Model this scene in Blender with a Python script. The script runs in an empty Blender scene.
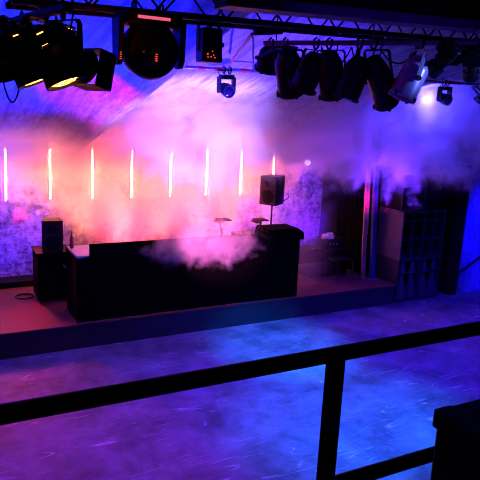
import bpy, bmesh, math, random
from mathutils import Vector, Matrix, noise
random.seed(7)
S = bpy.context.scene
COL = S.collection
V = Vector

# ------------------------------------------------------------------ camera
FPX = 600.0
def _n(v): return v.normalized()
cx = _n(V((1160/FPX, 80/FPX, -1.0)))
cu = -_n(V((-115/FPX, -2640/FPX, -1.0)))
cu = _n(cu - cx*cx.dot(cu))
cy = cu.cross(cx)
R = Matrix((cx, cy, cu))                 # world = R @ camera
EYE = V((0, 0, 4.05))
cam_d = bpy.data.cameras.new('camera'); cam = bpy.data.objects.new('camera', cam_d)
COL.objects.link(cam)
cam.matrix_world = Matrix.Translation(EYE) @ R.to_4x4()
cam_d.sensor_width = 36; cam_d.sensor_fit = 'HORIZONTAL'; cam_d.lens = 36*FPX/480
cam_d.clip_start = 0.05
S.camera = cam
def at(px, py, Y):                       # the point of the place seen at a pixel, at depth Y
    d = R @ V(((px-240)/FPX, -(py-240)/FPX, -1.0))
    return EYE + d*(Y/d.y)

# ------------------------------------------------------------------ materials
def mat(name):
    m = bpy.data.materials.new(name); m.use_nodes = True
    nt = m.node_tree; nt.nodes.clear()
    out = nt.nodes.new('ShaderNodeOutputMaterial')
    return m, nt, out
def N(nt, kind, **kw):
    n = nt.nodes.new(kind)
    for k, v in kw.items():
        if k in n.inputs: n.inputs[k].default_value = v
        else: setattr(n, k, v)
    return n
def simple(name, col, rough=.5, metal=0.0, var=.25, scale=14, bump=0.0, spec=.5):
    m, nt, out = mat(name)
    b = N(nt, 'ShaderNodeBsdfPrincipled'); L = nt.links.new
    b.inputs['Metallic'].default_value = metal
    b.inputs['Specular IOR Level'].default_value = spec
    g = N(nt, 'ShaderNodeNewGeometry')
    t = N(nt, 'ShaderNodeTexNoise', Scale=scale, Detail=4.0)
    L(g.outputs['Position'], t.inputs['Vector'])
    r = N(nt, 'ShaderNodeValToRGB')
    r.color_ramp.elements[0].position = .3; r.color_ramp.elements[1].position = .7
    r.color_ramp.elements[0].color = (*[c*(1-var) for c in col], 1)
    r.color_ramp.elements[1].color = (*[min(1, c*(1+var)) for c in col], 1)
    L(t.outputs['Fac'], r.inputs['Fac']); L(r.outputs['Color'], b.inputs['Base Color'])
    mr = N(nt, 'ShaderNodeMapRange'); mr.inputs['To Min'].default_value = max(.02, rough-.1); mr.inputs['To Max'].default_value = min(1, rough+.1)
    L(t.outputs['Fac'], mr.inputs['Value']); L(mr.outputs['Result'], b.inputs['Roughness'])
    if bump:
        bp = N(nt, 'ShaderNodeBump', Strength=bump, Distance=.02)
        L(t.outputs['Fac'], bp.inputs['Height']); L(bp.outputs['Normal'], b.inputs['Normal'])
    L(b.outputs['BSDF'], out.inputs['Surface'])
    return m
def emit(name, col, s):
    m, nt, out = mat(name)
    e = N(nt, 'ShaderNodeEmission', Strength=s); e.inputs['Color'].default_value = (*col, 1)
    nt.links.new(e.outputs['Emission'], out.inputs['Surface'])
    return m

M = {}
M['black_metal'] = simple('black_metal', (.008, .008, .009), .5, 0, .3, 30, spec=.25)
M['truss_black'] = simple('truss_black', (.014, .014, .016), .5, .3, .3, 30)
M['black_paint'] = simple('black_paint', (.006, .006, .007), .6, 0, .3, 10, spec=.2)
M['cloth'] = simple('black_cloth', (.0015, .0015, .0015), .95, 0, .3, 40, spec=.05)
M['rail'] = simple('rail_black', (.004, .004, .005), .6, 0, .3, 20, spec=.12)
M['grey_metal'] = simple('grey_metal', (.35, .35, .38), .35, .6, .15, 25)
M['silver'] = simple('silver_metal', (.5, .5, .54), .35, .25, .1, 25)
M['steel_pipe'] = simple('steel_pipe', (.3, .3, .32), .4, .6, .2, 25)
M['cabinet'] = simple('cabinet_paint', (.03, .03, .035), .55, 0, .2, 12)
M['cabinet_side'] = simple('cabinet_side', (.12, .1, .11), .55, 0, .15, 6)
M['speaker'] = simple('speaker_black', (.006, .006, .007), .6, 0, .3, 40, spec=.1)
M['grille'] = simple('speaker_grille', (.01, .01, .011), .6, .2, .4, 150, .3)
M['horn'] = simple('horn_paint', (.05, .05, .06), .5, 0, .15, 9)
M['wood'] = simple('post_wood', (.35, .2, .12), .6, 0, .3, 18)
M['bluepaint'] = simple('blue_paint', (.02, .03, .15), .5, 0, .12, 10)
M['towel'] = simple('towel', (.75, .72, .74), .9, 0, .1, 30, .5)
M['lens'] = simple('lens_glass', (.03, .03, .05), .08, 0, .1, 5, spec=1)
M['gel_blue'] = simple('gel_blue', (.03, .06, .5), .3, 0, .1, 9)
M['bottle'] = simple('bottle_glass', (.3, .08, .06), .15, 0, .1, 9)
M['tape_red'] = simple('red_tape', (.7, .06, .04), .5, 0, .1, 12)
M['table'] = simple('table_board', (.5, .45, .42), .5, 0, .12, 9)
M['fascia'] = simple('stage_fascia', (.03, .03, .033), .6, 0, .3, 2.5, .1)
M['girder'] = simple('girder_paint', (.16, .13, .15), .6, 0, .35, 4, .2)
M['tube'] = emit('tube_light', (1, .19, .09), 850)
M['warm'] = emit('lamp_glow', (1, .28, .05), 9)
M['warm_dim'] = emit('lamp_glow_dim', (1, .16, .03), 1.2)
M['pink_highlight'] = emit('pink_highlight', (1, .12, .22), .9)  # pink highlight on the moving head base, given its own glow
M['led_white'] = emit('led_white', (.8, .7, 1), 2.0)
M['led_red'] = emit('led_red', (1, .08, .03), 1.2)

def hot_lens():
    m, nt, out = mat('hot_lens'); L = nt.links.new
    g = N(nt, 'ShaderNodeNewGeometry'); t = N(nt, 'ShaderNodeTexNoise', Scale=26.0, Detail=2.0); L(g.outputs['Position'], t.inputs['Vector'])
    r = N(nt, 'ShaderNodeValToRGB'); e = r.color_ramp.elements; e[0].position = .4; e[0].color = (.5, .05, .0, 1); e[1].position = .6; e[1].color = (1, .45, .12, 1)
    L(t.outputs['Fac'], r.inputs['Fac']); em = N(nt, 'ShaderNodeEmission', Strength=7.0); L(r.outputs['Color'], em.inputs['Color']); L(em.outputs['Emission'], out.inputs['Surface'])
    return m
M['hot_lens'] = hot_lens()
def wall_mat(name, dark, light, brick=False):
    m, nt, out = mat(name); L = nt.links.new
    b = N(nt, 'ShaderNodeBsdfPrincipled', Roughness=.85)
    g = N(nt, 'ShaderNodeNewGeometry')
    n1 = N(nt, 'ShaderNodeTexNoise', Scale=1.7, Detail=8.0, Roughness=.68)
    n2 = N(nt, 'ShaderNodeTexNoise', Scale=9.0, Detail=6.0, Roughness=.7)
    L(g.outputs['Position'], n1.inputs['Vector']); L(g.outputs['Position'], n2.inputs['Vector'])
    mx = N(nt, 'ShaderNodeMath', operation='MULTIPLY'); L(n1.outputs['Fac'], mx.inputs[0]); L(n2.outputs['Fac'], mx.inputs[1])
    r = N(nt, 'ShaderNodeValToRGB'); e = r.color_ramp.elements
    e[0].position = .17; e[0].color = (*dark, 1); e[1].position = .34; e[1].color = (*light, 1)
    L(mx.outputs[0], r.inputs['Fac'])
    col = r.outputs['Color']
    if brick:
        mp = N(nt, 'ShaderNodeMapping'); mp.inputs['Rotation'].default_value = (math.pi/2, 0, 0)
        L(g.outputs['Position'], mp.inputs['Vector'])
        bt = N(nt, 'ShaderNodeTexBrick', Scale=1.0); bt.inputs['Brick Width'].default_value = .42; bt.inputs['Row Height'].default_value = .2
        bt.inputs['Mortar Size'].default_value = .012; bt.inputs['Color1'].default_value = (1, 1, 1, 1)
        bt.inputs['Color2'].default_value = (.8, .8, .8, 1); bt.inputs['Mortar'].default_value = (.45, .45, .45, 1)
        L(mp.outputs['Vector'], bt.inputs['Vector'])
        mm = N(nt, 'ShaderNodeMix', data_type='RGBA', blend_type='MULTIPLY'); mm.inputs[0].default_value = .35
        L(col, mm.inputs[6]); L(bt.outputs['Color'], mm.inputs[7]); col = mm.outputs[2]
    L(col, b.inputs['Base Color'])
    bp = N(nt, 'ShaderNodeBump', Strength=.5, Distance=.03); L(n2.outputs['Fac'], bp.inputs['Height']); L(bp.outputs['Normal'], b.inputs['Normal'])
    L(b.outputs['BSDF'], out.inputs['Surface'])
    return m
M['wall'] = wall_mat('stained_wall', (.06, .06, .07), (.75, .72, .75), True)
M['plaster'] = wall_mat('worn_plaster', (.28, .28, .3), (.6, .6, .62))
M['wall_dark'] = simple('dark_wall', (.03, .03, .035), .8, 0, .3, 3)

def ceil_mat():                                                    # rough sawn boards with a long fibre grain
    m, nt, out = mat('ceiling_board'); L = nt.links.new
    b = N(nt, 'ShaderNodeBsdfPrincipled', Roughness=.8)
    g = N(nt, 'ShaderNodeNewGeometry')
    mp = N(nt, 'ShaderNodeMapping'); mp.inputs['Scale'].default_value = (7, 1.0, 1.0); mp.inputs['Rotation'].default_value = (0, 0, .25)
    L(g.outputs['Position'], mp.inputs['Vector'])
    n1 = N(nt, 'ShaderNodeTexNoise', Scale=2.6, Detail=8.0, Roughness=.72, Distortion=.12); L(mp.outputs['Vector'], n1.inputs['Vector'])
    r = N(nt, 'ShaderNodeValToRGB'); e = r.color_ramp.elements
    e[0].position = .34; e[0].color = (.2, .2, .22, 1); e[1].position = .66; e[1].color = (.55, .54, .56, 1)
    L(n1.outputs['Fac'], r.inputs['Fac'])
    w = N(nt, 'ShaderNodeTexWave', Scale=.55, Distortion=.4); w.wave_type = 'BANDS'; w.bands_direction = 'X'
    L(g.outputs['Position'], w.inputs['Vector'])
    r2 = N(nt, 'ShaderNodeValToRGB'); e = r2.color_ramp.elements
    e[0].position = 0; e[0].color = (.35, .35, .35, 1); e[1].position = .1; e[1].color = (1, 1, 1, 1)
    L(w.outputs['Fac'], r2.inputs['Fac'])
    mm = N(nt, 'ShaderNodeMix', data_type='RGBA', blend_type='MULTIPLY'); mm.inputs[0].default_value = .5
    L(r.outputs['Color'], mm.inputs[6]); L(r2.outputs['Color'], mm.inputs[7])
    L(mm.outputs[2], b.inputs['Base Color'])
    bp = N(nt, 'ShaderNodeBump', Strength=.6, Distance=.02); L(n1.outputs['Fac'], bp.inputs['Height']); L(bp.outputs['Normal'], b.inputs['Normal'])
    L(b.outputs['BSDF'], out.inputs['Surface'])
    return m
M['ceiling'] = ceil_mat()

def floor_mat(name, base, light, scr):
    m, nt, out = mat(name); L = nt.links.new
    b = N(nt, 'ShaderNodeBsdfPrincipled'); b.inputs['Specular IOR Level'].default_value = .35
    g = N(nt, 'ShaderNodeNewGeometry')
    n1 = N(nt, 'ShaderNodeTexNoise', Scale=1.3, Detail=10.0, Roughness=.72, Distortion=.25); L(g.outputs['Position'], n1.inputs['Vector'])
    r = N(nt, 'ShaderNodeValToRGB'); e = r.color_ramp.elements
    e[0].position = .36; e[0].color = (*base, 1); e[1].position = .68; e[1].color = (*light, 1)
    L(n1.outputs['Fac'], r.inputs['Fac'])
    col = r.outputs['Color']
    for k, (rot, sc, wd) in enumerate([(.35, (.16, 1.5, 1), .0045), (-.6, (.2, 1.8, 1), .0045), (1.3, (.16, 1.6, 1), .004), (2.0, (.2, 1.2, 1), .004)]):   # thin scratches
        mp = N(nt, 'ShaderNodeMapping'); mp.inputs['Rotation'].default_value = (0, 0, rot); mp.inputs['Scale'].default_value = sc
        mp.inputs['Location'].default_value = (k*3.1, k*1.7, 0)
        L(g.outputs['Position'], mp.inputs['Vector'])
        n = N(nt, 'ShaderNodeTexNoise', Scale=1.3, Detail=2.5, Roughness=.5, Distortion=.05); L(mp.outputs['Vector'], n.inputs['Vector'])
        d = N(nt, 'ShaderNodeMath', operation='SUBTRACT'); L(n.outputs['Fac'], d.inputs[0]); d.inputs[1].default_value = .5
        ab = N(nt, 'ShaderNodeMath', operation='ABSOLUTE'); L(d.outputs[0], ab.inputs[0])
        mr = N(nt, 'ShaderNodeMapRange'); mr.inputs['From Min'].default_value = wd; mr.inputs['From Max'].default_value = wd*.3
        mr.inputs['To Max'].default_value = scr
        L(ab.outputs[0], mr.inputs['Value'])
        mk = N(nt, 'ShaderNodeTexNoise', Scale=2.2, Detail=3.0); mp2 = N(nt, 'ShaderNodeMapping'); mp2.inputs['Location'].default_value = (k*5.3, k*2.9, 1)
        L(g.outputs['Position'], mp2.inputs['Vector']); L(mp2.outputs['Vector'], mk.inputs['Vector'])
        ms = N(nt, 'ShaderNodeMapRange'); ms.inputs['From Min'].default_value = .52; ms.inputs['From Max'].default_value = .7; L(mk.outputs['Fac'], ms.inputs['Value'])
        ml = N(nt, 'ShaderNodeMath', operation='MULTIPLY'); L(mr.outputs['Result'], ml.inputs[0]); L(ms.outputs['Result'], ml.inputs[1])
        mm = N(nt, 'ShaderNodeMix', data_type='RGBA'); L(ml.outputs[0], mm.inputs[0]); L(col, mm.inputs[6])
        mm.inputs[7].default_value = (.85, .85, .85, 1); col = mm.outputs[2]
    L(col, b.inputs['Base Color'])
    mr = N(nt, 'ShaderNodeMapRange'); mr.inputs['To Min'].default_value = .35; mr.inputs['To Max'].default_value = .75
    L(n1.outputs['Fac'], mr.inputs['Value']); L(mr.outputs['Result'], b.inputs['Roughness'])
    bp = N(nt, 'ShaderNodeBump', Strength=.12, Distance=.02); L(n1.outputs['Fac'], bp.inputs['Height']); L(bp.outputs['Normal'], b.inputs['Normal'])
    L(b.outputs['BSDF'], out.inputs['Surface'])
    return m
M['floor'] = floor_mat('worn_floor', (.08, .08, .085), (.34, .33, .35), .8)
M['deck'] = floor_mat('stage_deck', (.10, .035, .03), (.15, .055, .05), .15)  # red of the tube light put into the deck colour

# ------------------------------------------------------------------ mesh helpers
def BM(): return bmesh.new()
def quad_box(bm, c, ax, ay, az):                                   # box from centre and three half axes
    vs = [bm.verts.new(c + ax*i + ay*j + az*k) for i in (-1, 1) for j in (-1, 1) for k in (-1, 1)]
    for f in ((0,1,3,2), (4,6,7,5), (0,4,5,1), (2,3,7,6), (0,2,6,4), (1,5,7,3)):
        bm.faces.new([vs[i] for i in f])
    return vs
def box(bm, lo, hi):
    lo, hi = V(lo), V(hi); h = (hi-lo)/2
    return quad_box(bm, (lo+hi)/2, V((h.x,0,0)), V((0,h.y,0)), V((0,0,h.z)))
def frame_of(d, side=None):
    d = d.normalized()
    s = side if side is not None else V((0,0,1)) if abs(d.z) < .9 else V((1,0,0))
    a = d.cross(s).normalized(); return d, a, a.cross(d).normalized()
def ring_surface(bm, rings, cap0=True, cap1=True):
    for r0, r1 in zip(rings, rings[1:]):
        n = len(r0)
        for i in range(n): bm.faces.new((r0[i], r0[(i+1) % n], r1[(i+1) % n], r1[i]))
    if cap0: bm.faces.new(rings[0][::-1])
    if cap1: bm.faces.new(rings[-1])
def lathe(bm, o, d, prof, seg=24, side=None, cap0=True, cap1=True):
    d, a, b = frame_of(d, side)
    rings = [[bm.verts.new(o + d*t + (a*math.cos(2*math.pi*i/seg) + b*math.sin(2*math.pi*i/seg))*max(r, 1e-4)) for i in range(seg)] for t, r in prof]
    ring_surface(bm, rings, cap0, cap1)
def tube(bm, pts, r, seg=10):
    pts = [V(p) for p in pts]; rings = []
    ref = None
    for i, p in enumerate(pts):
        t = (pts[min(i+1, len(pts)-1)] - pts[max(i-1, 0)]).normalized()
        if ref is None or abs(t.dot(ref)) > .98: ref = V((0,0,1)) if abs(t.z) < .9 else V((1,0,0))
        a = t.cross(ref).normalized(); b = a.cross(t).normalized()
        rings.append([bm.verts.new(p + (a*math.cos(2*math.pi*k/seg) + b*math.sin(2*math.pi*k/seg))*r) for k in range(seg)])
    ring_surface(bm, rings)
def arc(p0, p1, sag, n=12, up=V((0,0,-1))):
    p0, p1 = V(p0), V(p1)
    return [p0.lerp(p1, i/n) + up*sag*4*(i/n)*(1-i/n) for i in range(n+1)]
def prism(bm, poly, vec):                                          # extrude a polygon (list of points)
    a = [bm.verts.new(V(p)) for p in poly]; b = [bm.verts.new(V(p)+V(vec)) for p in poly]
    n = len(a)
    for i in range(n): bm.faces.new((a[i], a[(i+1) % n], b[(i+1) % n], b[i]))
    bm.faces.new(a[::-1]); bm.faces.new(b)
def obj(name, bm, m, parent=None, bevel=0, smooth=True, label=None):
    bmesh.ops.recalc_face_normals(bm, faces=bm.faces)
    o_ = V((0,0,0))
    if parent is not None: o_ = parent.matrix_world.translation.copy() if parent.parent is None else V(parent['_w'])
    else:
        zs = [v.co for v in bm.verts]
        o_ = V((sum(v.x for v in zs)/len(zs), sum(v.y for v in zs)/len(zs), min(v.z for v in zs)))
    for v in bm.verts: v.co -= o_
    me = bpy.data.meshes.new(name); bm.to_mesh(me); bm.free()
    me.materials.append(m)
    o = bpy.data.objects.new(name, me); COL.objects.link(o)
    if parent is not None:
        o.parent = parent; o.location = (0,0,0)
        o['_w'] = tuple(o_)
    else:
        o.location = o_; o.matrix_world = Matrix.Translation(o_)
    if smooth:
        me.shade_smooth()
        try: me.set_sharp_from_angle(angle=math.radians(35))
        except Exception: pass
    if bevel:
        b = o.modifiers.new('bevel', 'BEVEL'); b.width = bevel; b.segments = 2; b.limit_method = 'ANGLE'
    if label: o['label'] = label
    return o
def tag(o, label, cat, group=None, kind=None):
    o['label'] = label; o['category'] = cat
    if group: o['group'] = group
    if kind: o['kind'] = kind
    return o
def thing(name, loc, label, cat, group=None):
    o = bpy.data.objects.new(name, None); COL.objects.link(o); o.empty_display_size = .1
    o.location = V(loc); o.matrix_world = Matrix.Translation(V(loc))
    return tag(o, label, cat, group)
def struct(name, bm, m, bevel=0):
    o = obj(name, bm, m, None, bevel, smooth=False); o['kind'] = 'structure'; return o
def bbox(name, lo, hi, m, parent=None, bevel=0, label=None):
    bm = BM(); box(bm, lo, hi); return obj(name, bm, m, parent, bevel, label=label)

# ------------------------------------------------------------------ the setting
SL = .27; WY = 12.1; WZ = 3.15
def cz(y): return WZ + (WY - y)*SL
STG = .43
bm = BM(); box(bm, (-1.6, -2.2, -.15), (13.2, 12.3, 0)); struct('floor', bm, M['floor'])
bm = BM(); box(bm, (-1.6, WY, 0), (13.2, WY+.2, WZ+.1)); struct('wall_back', bm, M['wall'])
bm = BM(); box(bm, (-1.8, -2.2, 0), (-1.6, 12.3, 7.4)); struct('wall_left', bm, M['wall_dark'])
bm = BM(); box(bm, (13.0, -2.2, 0), (13.2, 12.1, 7.4)); struct('wall_right', bm, M['wall_dark'])
bm = BM(); box(bm, (-1.6, -2.4, 0), (13.2, -2.2, 7.4)); struct('wall_behind', bm, M['wall_dark'])
bm = BM(); prism(bm, [(-1.8, -2.4, cz(-2.4)), (-1.8, 12.3, cz(12.3)), (-1.8, 12.3, cz(12.3)+.2), (-1.8, -2.4, cz(-2.4)+.2)], (15.0, 0, 0)); struct('ceiling', bm, M['ceiling'])
# inclined boxed rafter under the roof boards, from the back wall up towards the room
def rafter(x0, x1, x2, drop, y0, y1):
    bm = BM()
    prof = lambda y: [V((x0, y, cz(y)+.02)), V((x1, y, cz(y)-drop)), V((x2, y, cz(y)-drop)), V((x2, y, cz(y)+.02))]
    a = [bm.verts.new(p) for p in prof(y0)]; b = [bm.verts.new(p) for p in prof(y1)]
    for i in range(4): bm.faces.new((a[i], a[(i+1) % 4], b[(i+1) % 4], b[i]))
    bm.faces.new(a[::-1]); bm.faces.new(b)
    return bm
struct('trim_1', rafter(2.03, 2.46, 2.62, .25, 4.2, 12.1), M['ceiling'])
struct('trim_2', rafter(6.5, 6.68, 6.86, .035, 3.6, 9.4), M['ceiling'])
# wall to the right of the stage with the black doorway
DY = 9.46
bm = BM(); box(bm, (10.72, DY, 0), (13.0, DY+.2, cz(DY)+.02)); struct('wall_right_front', bm, M['plaster'])
bm = BM(); box(bm, (8.3, DY, 2.96), (10.72, DY+.2, cz(DY)+.02)); struct('wall_over_door', bm, M['plaster'])
d1 = bpy.data.objects.new('door_1', None); COL.objects.link(d1); d1.location = (10.6, DY, 0); d1.matrix_world = Matrix.Translation(d1.location); d1['kind'] = 'structure'
bbox('door_jamb', (10.5, DY-.06, 0), (10.74, DY+.3, 2.9), M['black_paint'], d1, .01)
bbox('door_head', (8.3, DY-.06, 2.84), (10.74, DY+.3, 2.98), M['black_paint'], d1, .01)
bm = BM(); box(bm, (10.5, DY+.3, 0), (10.6, 12.1, 3.0)); struct('wall_doorway', bm, M['black_paint'])
bm = BM(); box(bm, (8.86, 11.7, 0), (10.5, 11.75, 3.0)); struct('wall_recess', bm, M['black_paint'])
# low plinth along the back wall
bm = BM(); box(bm, (-1.6, 11.7, STG), (5.5, 12.1, .55)); struct('baseboard_back', bm, M['black_paint'], .008)

# stage platform
st = thing('stage_platform', (4, 9.36, 0), 'low dark stage platform along the back wall, red light put into the deck colour', 'stage')
bbox('deck', (-1.595, 9.36, STG-.03), (8.84, 12.095, STG), M['deck'], st, .006)
bbox('fascia', (-1.595, 9.385, 0), (8.82, 9.42, STG-.03), M['fascia'], st)
bbox('end_panel', (8.78, 9.42, 0), (8.82, 12.095, STG-.03), M['fascia'], st)

# gallery floor under the photographer
bm = BM(); box(bm, (-1.6, -2.2, 2.28), (4.6, 1.26, 2.4)); struct('floor_gallery', bm, M['black_paint'])

# ------------------------------------------------------------------ gallery railing
YR = 1.15
t = thing('railing', (.9, YR, 2.4), 'black metal guard railing across the near foreground', 'railing')
bm = BM(); tube(bm, [(-1.5, YR, 3.442), (4.4, YR, 3.432)], .0205, 16); obj('top_rail', bm, M['rail'], t)
bm = BM(); tube(bm, [(-1.5, YR, 3.062), (4.4, YR, 3.04)], .021, 16); obj('lower_rail', bm, M['rail'], t)
for x in (-.55, .908, 2.37, 3.83):
    bm = BM(); box(bm, (x-.018, YR-.02, 2.4), (x+.018, YR+.02, 3.43)); obj('post', bm, M['rail'], t, .004)

# black case standing on the gallery at the right
c0 = at(437, 412, 1.02)
t = thing('flight_case', (c0.x+.35, .72, 2.4), 'black case standing by the railing in the lower right corner', 'case')
bbox('body', (c0.x, .45, 2.42), (c0.x+.75, 1.02, c0.z-.012), M['rail'], t, .012)
bbox('lid', (c0.x-.004, .446, c0.z-.012), (c0.x+.754, 1.024, c0.z+.006), M['rail'], t, .006)
for i in (0, 1):
    for j in (0, 1):
        bbox('corner', (c0.x-.006+i*.70, .444+j*.53, c0.z-.045), (c0.x+.056+i*.70, .498+j*.53, c0.z+.008), M['black_metal'], t, .006)
for i in (0, 1):
    for j in (0, 1):
        bbox('foot', (c0.x+.05+i*.6, .5+j*.42, 2.4), (c0.x+.1+i*.6, .55+j*.42, 2.425), M['rail'], t)

# ------------------------------------------------------------------ neon tubes on the back wall
tl = ['glowing vertical light tube nearest the left edge, above the bare stained wall',
      'glowing vertical light tube just above the small box speaker',
      'glowing vertical light tube above the left end of the booth',
      'glowing vertical light tube over the booth, fourth from the left',
      'glowing vertical light tube over the middle of the booth, fifth from the left',
      'glowing vertical light tube above the left desk stand, sixth from the left',
      'glowing vertical light tube just left of the tripod speaker, seventh from the left',
      'glowing vertical light tube half hidden behind the tripod speaker']
tx = [1.345, 2.16, 2.985, 3.80, 4.66, 5.51, 6.36, 7.22]
lean = [.012, .004, .002, .012, .006, .01, .004, -.02]
for i, x in enumerate(tx):
    y = 12.05
    t = thing('light_tube', (x, y, 2.06), tl[i], 'light tube', 'upright light tubes along the back wall')
    p0, p1 = V((x-lean[i], y, 2.075)), V((x+lean[i], y, 3.04))
    bm = BM(); tube(bm, [p0, p1], .006, 12); tb = obj('tube', bm, M['tube'], t)
    bm = BM(); box(bm, (x-.032, y+.018, 2.05), (x+.032, y+.05, 3.07)); box(bm, (x-.036, y-.002, 2.05), (x-.030, y+.05, 3.07)); box(bm, (x+.030, y-.002, 2.05), (x+.036, y+.05, 3.07))
    obj('light_shield', bm, M['cabinet'], t)  # channel added to keep the tube light off the wall
    for p, s in ((p0, -1), (p1, 1)):
        bm = BM(); tube(bm, [p, p+V((0,0,s*.03))], .018, 12); obj('end_cap', bm, M['black_metal'], tb)
        bm = BM(); box(bm, (p.x-.012, y, p.z+s*.006-.01), (p.x+.012, WY, p.z+s*.006+.01)); obj('bracket', bm, M['black_metal'], t)

# ------------------------------------------------------------------ DJ booth
t = thing('booth', (4.2, 9.8, STG), 'long black cloth covered DJ booth in the middle of the stage', 'booth')
TZ = 1.55
bbox('table_top', (2.08, 9.47, TZ-.05), (6.36, 10.22, TZ), M['table'], t, .005)
def skirt(x0, x1, yb, yt, z0, z1, nf, amp):                          # hanging cloth with folds, thick
    bm = BM(); nx = 160; rows = []
    for k in range(9):
        f = k/8; z = z1 + (z0-z1)*f; row = []
        for i in range(nx+1):
            x = x0 + (x1-x0)*i/nx
            w = amp*(.25+f)*(math.sin(nf*x*2.1+.7*math.sin(x*3))+.4*math.sin(nf*x*5.3+1))
            row.append(V((x, yt+(yb-yt)*f - w*.5, z)))
        rows.append(row)
    A = [[bm.verts.new(p) for p in r] for r in rows]
    B = [[bm.verts.new(p+V((0, .014, 0))) for p in r] for r in rows]
    for k in range(8):
        for i in range(nx):
            bm.faces.new((A[k][i], A[k][i+1], A[k+1][i+1], A[k+1][i])); bm.faces.new((B[k][i], B[k+1][i], B[k+1][i+1], B[k][i+1]))
    for i in range(nx):
        bm.faces.new((A[0][i], B[0][i], B[0][i+1], A[0][i+1])); bm.faces.new((A[8][i], A[8][i+1], B[8][i+1], B[8][i]))
    for k in range(8):
        bm.faces.new((A[k][0], A[k+1][0], B[k+1][0], B[k][0])); bm.faces.new((A[k][nx], B[k][nx], B[k+1][nx], A[k+1][nx]))
    return bm
bm = skirt(2.28, 6.34, 9.43, 9.44, STG+.005, 1.745, 4, .012); obj('front_cloth', bm, M['cloth'], t)
bm = BM(); prism(bm, [(2.065, 9.445, STG), (2.31, 9.445, STG), (2.31, 9.445, TZ-.02), (2.065, 9.445, TZ-.045)], (0, .02, 0)); obj('corner_cloth', bm, M['cloth'], t)
bbox('end_cloth', (2.07, 9.452, STG), (2.085, 10.22, TZ-.03), M['cloth'], t)
bbox('end_cloth', (6.33, 9.46, STG), (6.35, 10.2, TZ-.05), M['cloth'], t)
for x in (2.16, 4.2, 6.28):
    for y in (9.55, 10.14):
        bm = BM(); tube(bm, [(x, y, STG), (x, y, TZ-.05)], .02); obj('leg', bm, M['black_metal'], t)
# covered gear at the right end of the booth
bm = BM(); prism(bm, [(5.60, 9.47, 1.62), (6.46, 9.47, 1.555), (6.44, 9.47, 1.70), (6.32, 9.47, 1.785), (5.66, 9.47, 1.79)], (0, .5, 0))
o = obj('covered_gear', bm, M['cloth'], None, .012); tag(o, 'flat equipment under a black cover on the right end of the booth', 'equipment')
# mixer
t = thing('mixer', (5.48, 9.85, TZ), 'low flat mixer lying on the booth between the two desk stands', 'mixer')
bbox('body', (5.17, 9.72, TZ), (5.58, 10.1, TZ+.11), M['black_metal'], t, .006)
for k in range(4):
    bbox('fader', (5.23+k*.09, 9.80, TZ+.11), (5.25+k*.09, 9.83, TZ+.125), M['grey_metal'], t)
    bm = BM(); lathe(bm, V((5.24+k*.09, 9.98, TZ+.11)), V((0,0,1)), [(0,.013), (.016,.011)], 12); obj('knob', bm, M['grey_metal'], t)
# desk stands
def desk_stand(x, z, label, flip):
    t = thing('desk_stand', (x, 9.85, TZ), label, 'stand', 'desk stands on the booth')
    bbox('foot', (x-.10, 9.78, TZ), (x+.07, 9.98, TZ+.015), M['black_metal'], t, .004)
    bm = BM(); tube(bm, [(x-.02*flip, 9.88, TZ+.01), (x+.01*flip, 9.88, TZ+.14), (x-.04*flip, 9.88, z-.07), (x-.03*flip, 9.88, z-.01)], .018); obj('arm', bm, M['black_metal'], t)
    bbox('tray', (x-.10, 9.76, z-.012), (x+.15, 10.0, z+.008), M['black_metal'], t, .004)
    bbox('tray_lip', (x-.13, 9.76, z-.045), (x-.02, 10.0, z-.03), M['black_metal'], t, .004)
desk_stand(4.86, 1.95, 'desk stand with a flat tray near the middle of the booth', 1)
desk_stand(5.66, 1.91, 'desk stand with a flat tray beside the tripod speaker pole', -1)
# bottle on the left end
t = thing('bottle', (2.13, 10.05, TZ), 'slim bottle standing on the left end of the booth', 'bottle')
bm = BM(); lathe(bm, V((2.13, 10.05, TZ)), V((0,0,1)), [(0,.03), (.01,.034), (.17,.034), (.21,.016), (.27,.013)], 16); obj('glass', bm, M['bottle'], t)
bm = BM(); lathe(bm, V((2.13, 10.05, TZ+.27)), V((0,0,1)), [(0,.015), (.025,.015)], 12); obj('cap', bm, M['tape_red'], t)

# ------------------------------------------------------------------ loudspeaker helper
def loudspeaker(t, c, w, d, h, yaw, grille=True):
    f = V((math.sin(yaw), -math.cos(yaw), 0)); s = V((math.cos(yaw), math.sin(yaw), 0))
    bm = BM()
    a = [c-s*w*.5+f*d*.5, c+s*w*.5+f*d*.5, c+s*w*.38-f*d*.5, c-s*w*.38-f*d*.5]
    prism(bm, [p+V((0,0,0)) for p in a], (0,0,h)); obj('cabinet', bm, M['speaker'], t, .008)
    bm = BM(); fc = c+f*(d*.5+.004)+V((0,0,h*.5)); quad_box(bm, fc, s*w*.46, f*.006, V((0,0,h*.47))); gr = obj('grille', bm, M['grille'], t, .003)
    for zz, r in ((.3, .36), (.74, .2)):
        bm = BM(); lathe(bm, fc+V((0,0,h*(zz-.5)))+f*.006, f, [(0, w*r), (.008, w*r), (.008, w*r*.86), (.002, w*r*.5), (.005, w*r*.2), (.006, .001)], 24); obj('driver' if zz < .5 else 'horn', bm, M['speaker'], gr)
    return f, s
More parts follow.
